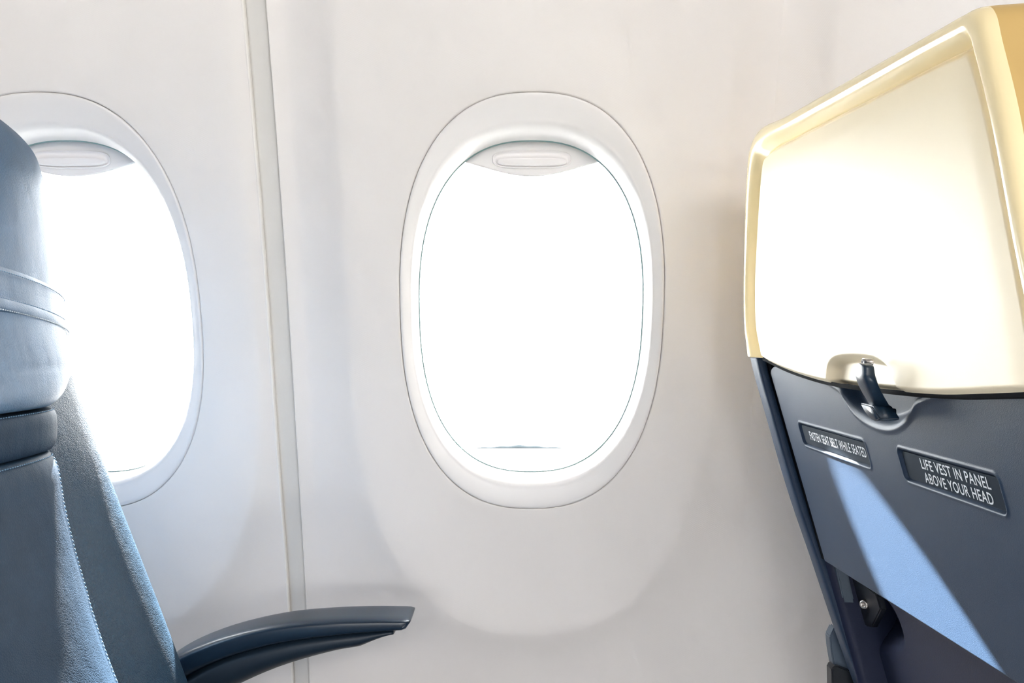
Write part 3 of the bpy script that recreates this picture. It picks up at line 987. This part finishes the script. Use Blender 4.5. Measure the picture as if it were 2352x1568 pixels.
# headrest flap: a curved band wrapped over the headrest with two stitched seams
def wrap_rows(src, z_top_px, z_bot_px, lift, rows_n, dip, thick_edge=0.0015):
    """band that follows the loops of a cushion list; z given by pixel rows at the far edge"""
    zs = np.array([r[:, 2].mean() for r in src])
    order = np.argsort(zs)
    out = []
    for s in np.linspace(0, 1, rows_n):
        zr = (784 - (z_top_px + (z_bot_px - z_top_px) * s)) / F * 0.775
        k = np.interp(zr, zs[order], order.astype(float))
        k0 = int(math.floor(k)); k1 = min(k0 + 1, len(src) - 1); f_ = k - k0
        lp = src[k0] * (1 - f_) + src[k1] * f_
        c = lp[:, :2].mean(0)
        dv = lp[:, :2] - c
        nn = dv / np.linalg.norm(dv, axis=1)[:, None]
        q = lp.copy()
        e = 1 - (2 * s - 1) ** 6
        q[:, :2] += nn * (lift * e + 0.0006)
        u = np.clip((q[:, 1] - 0.45) / 0.325, 0, 1)
        q[:, 2] = zr - dip * (u ** 2.2) + dip * 0.55
        out.append(q)
    return out
flap = wrap_rows(head, 662, 742, 0.0032, 26, 0.022)
fl = mk('headrest_flap', *loft(flap), M_leather_lit, seatR, label='stitched leather flap band across the headrest')
# folded lower edge of the flap, standing a little proud
tab_rows = []
for r_ in (flap[-3],):
    pass
lip = []
for dz, g in ((0.006, 0.001), (0.003, 0.0045), (-0.001, 0.0058), (-0.004, 0.0050), (-0.0052, 0.003), (-0.004, 0.0005)):
    q = flap[-3].copy()
    c = q[:, :2].mean(0); dv = q[:, :2] - c; nn = dv / np.linalg.norm(dv, axis=1)[:, None]
    q[:, :2] += nn * g; q[:, 2] += dz
    lip.append(q)
mk('flap_hem', *loft(lip), M_leather_lit, fl)

# stitches
def stitch_mesh(pts, length=0.0022, r=0.00042):
    parts = []
    P = np.asarray(pts, float)
    d = np.r_[0, np.cumsum(np.linalg.norm(np.diff(P, axis=0), axis=1))]
    step = length * 1.55
    t = 0.0
    while t + length < d[-1]:
        a = np.array([np.interp(t, d, P[:, k]) for k in range(3)]); b = np.array([np.interp(t + length, d, P[:, k]) for k in range(3)])
        dr = (b - a); dr /= np.linalg.norm(dr)
        up_ = np.cross(dr, (1, 0, 0)); 
        if np.linalg.norm(up_) < 1e-6: up_ = np.array([0, 0, 1.0])
        up_ /= np.linalg.norm(up_); w_ = np.cross(dr, up_)
        rr = []
        for s, k in ((0, 0.35), (0.25, 1), (0.75, 1), (1, 0.35)):
            c = a + (b - a) * s
            rr.append(np.array([c + r * k * (math.cos(an) * up_ + math.sin(an) * w_) for an in np.linspace(0, 2 * math.pi, 6, endpoint=False)]))
        parts.append(loft(rr, cap0=True, cap1=True))
        t += step
    return merge(parts)
def front_pts(row, ymin=0.55):
    """front half of a loop ordered by y, from ymin to the silhouette"""
    f = row[row[:, 0] > row[:, 0].mean()]
    f = f[np.argsort(f[:, 1])]
    f = f[f[:, 1] > ymin]
    return f
def push(P, d):
    Q = P.copy(); Q[:, 0] += d; return Q
mk('stitching', *stitch_mesh(push(front_pts(lum[3]), 0.0006)), M_stitch, seatR, kind='stuff')
mk('stitching', *stitch_mesh(push(front_pts(low[5]), 0.0006)), M_stitch, seatR, kind='stuff')
mk('stitching', *stitch_mesh(push(front_pts(flap[3]), 0.0008)), M_stitch, fl, kind='stuff')
mk('stitching', *stitch_mesh(push(front_pts(flap[-7]), 0.0008)), M_stitch, fl, kind='stuff')
mk('stitching', *stitch_mesh(push(front_pts(lip[3]), 0.0006)), M_stitch_w, fl, kind='stuff')
def sil_pts(rows, back=3, dx=0.0006):
    out = []
    for r_ in rows:
        k = np.argmax(r_[:, 0] / r_[:, 1])
        # step towards the camera along the loop
        nb_ = [(k - back) % len(r_), (k + back) % len(r_)]
        j = min(nb_, key=lambda i: r_[i, 1])
        p = r_[j].copy(); p[0] += dx
        out.append(p)
    return np.array(out)
mk('stitching', *stitch_mesh(sil_pts(low[4:], 2)), M_stitch, seatR, kind='stuff')
mk('stitching', *stitch_mesh(sil_pts(head[1:9], 1)), M_stitch_w, seatR, kind='stuff')

# rear shell, seat pan, frame, legs of the left seat
mk('back_shell', *pill(-0.56, 0.20, -0.40, -0.62, 0.05, 0.36, 0.79), M_blue, seatR)
mk('seat_cushion', *pill(-0.10, -0.56, -0.10, -0.70, 0.46, 0.36, 0.82), M_leather, seatR)
mk('seat_frame', *box(-0.34, 0.12, 0.40, 0.78, -0.735, -0.70, 0.004), M_bracket, seatR)
for lx in (-0.25, 0.05):
    for ly in (0.44, 0.74):
        mk('leg', *box(lx - 0.015, lx + 0.015, ly - 0.015, ly + 0.015, FL, -0.70, 0.003), M_metal, seatR)

# armrest on the window side
YN, YF_ = 0.862, 0.915
near = [(330,1560),(380,1522),(425,1497),(510,1465),(638,1436),(765,1425),(860,1423),(914,1424)]
farp = [(380,1530),(410,1488),(446,1461),(553,1427),(680,1401),(808,1391),(880,1387),(923,1386)]
grv  = [(330,1640),(380,1590),(429,1557),(510,1519),(638,1483),(765,1465),(860,1456),(914,1452)]
lowr = [(330,1780),(400,1690),(470,1625),(540,1587),(638,1545),(765,1508),(840,1494),(900,1474)]
def arm():
    XS = np.linspace(P3(360, 0, YN)[0], P3(941, 0, YN)[0], 60)
    def zc(tab, y):
        t = np.array([P3(a, b, y) for a, b in tab]); t2 = catmull(t[:, [0, 2]], 8)
        return lambda x: np.interp(x, t2[:, 0], t2[:, 1])
    zn = zc(near, YN); zg = zc(grv, YN); zl = zc(lowr, YN)
    cap, body = [], []
    xe = XS[-1]
    for x in XS:
        e = (xe - x) / 0.010
        k = math.sqrt(max(0.03, 1 - (1 - min(1, e)) ** 2)) if e < 1 else 1.0
        top, g = float(zn(x)), float(zg(x))
        mid = (top + g) / 2 + 0.004 * (1 - k)
        hy, hz = (YF_ - YN) / 2 * (0.80 + 0.20 * k), (top - g) / 2 * k
        yc = (YN + YF_) / 2
        th = np.linspace(0, 2 * math.pi, 40, endpoint=False)
        c, s = np.cos(th), np.sin(th); ex = 2 / 4.5
        cap.append(np.stack([np.full(40, x), yc + hy * np.sign(c) * np.abs(c) ** ex, mid + hz * np.sign(s) * np.abs(s) ** ex], 1))
    for x in XS[:-4]:
        g, l = float(zg(x)), float(zl(x))
        e = (XS[-5] - x) / 0.035
        l = l if e > 1 else g - 0.004 + (l - g + 0.004) * (0.30 + 0.70 * e)
        g += 0.001
        mid, hz = (g + l) / 2, (g - l) / 2
        th = np.linspace(0, 2 * math.pi, 40, endpoint=False)
        c, s = np.cos(th), np.sin(th); ex = 2 / 3.5
        hy = (YF_ - YN) / 2 * 0.90
        body.append(np.stack([np.full(40, x), yc + 0.001 + (hy - 0.010 * (s < 0) * np.abs(s)) * np.sign(c) * np.abs(c) ** ex, mid + hz * np.sign(s) * np.abs(s) ** ex], 1))
    return cap, body
cap, body = arm()
mk('armrest', *loft(cap, cap0=True, cap1=True), M_arm, seatR, label='glossy navy armrest curving forward')
ab = mk('armrest_body', *loft(body, cap0=True, cap1=True), M_arm_low, seatR, label='near-black underside of the armrest')
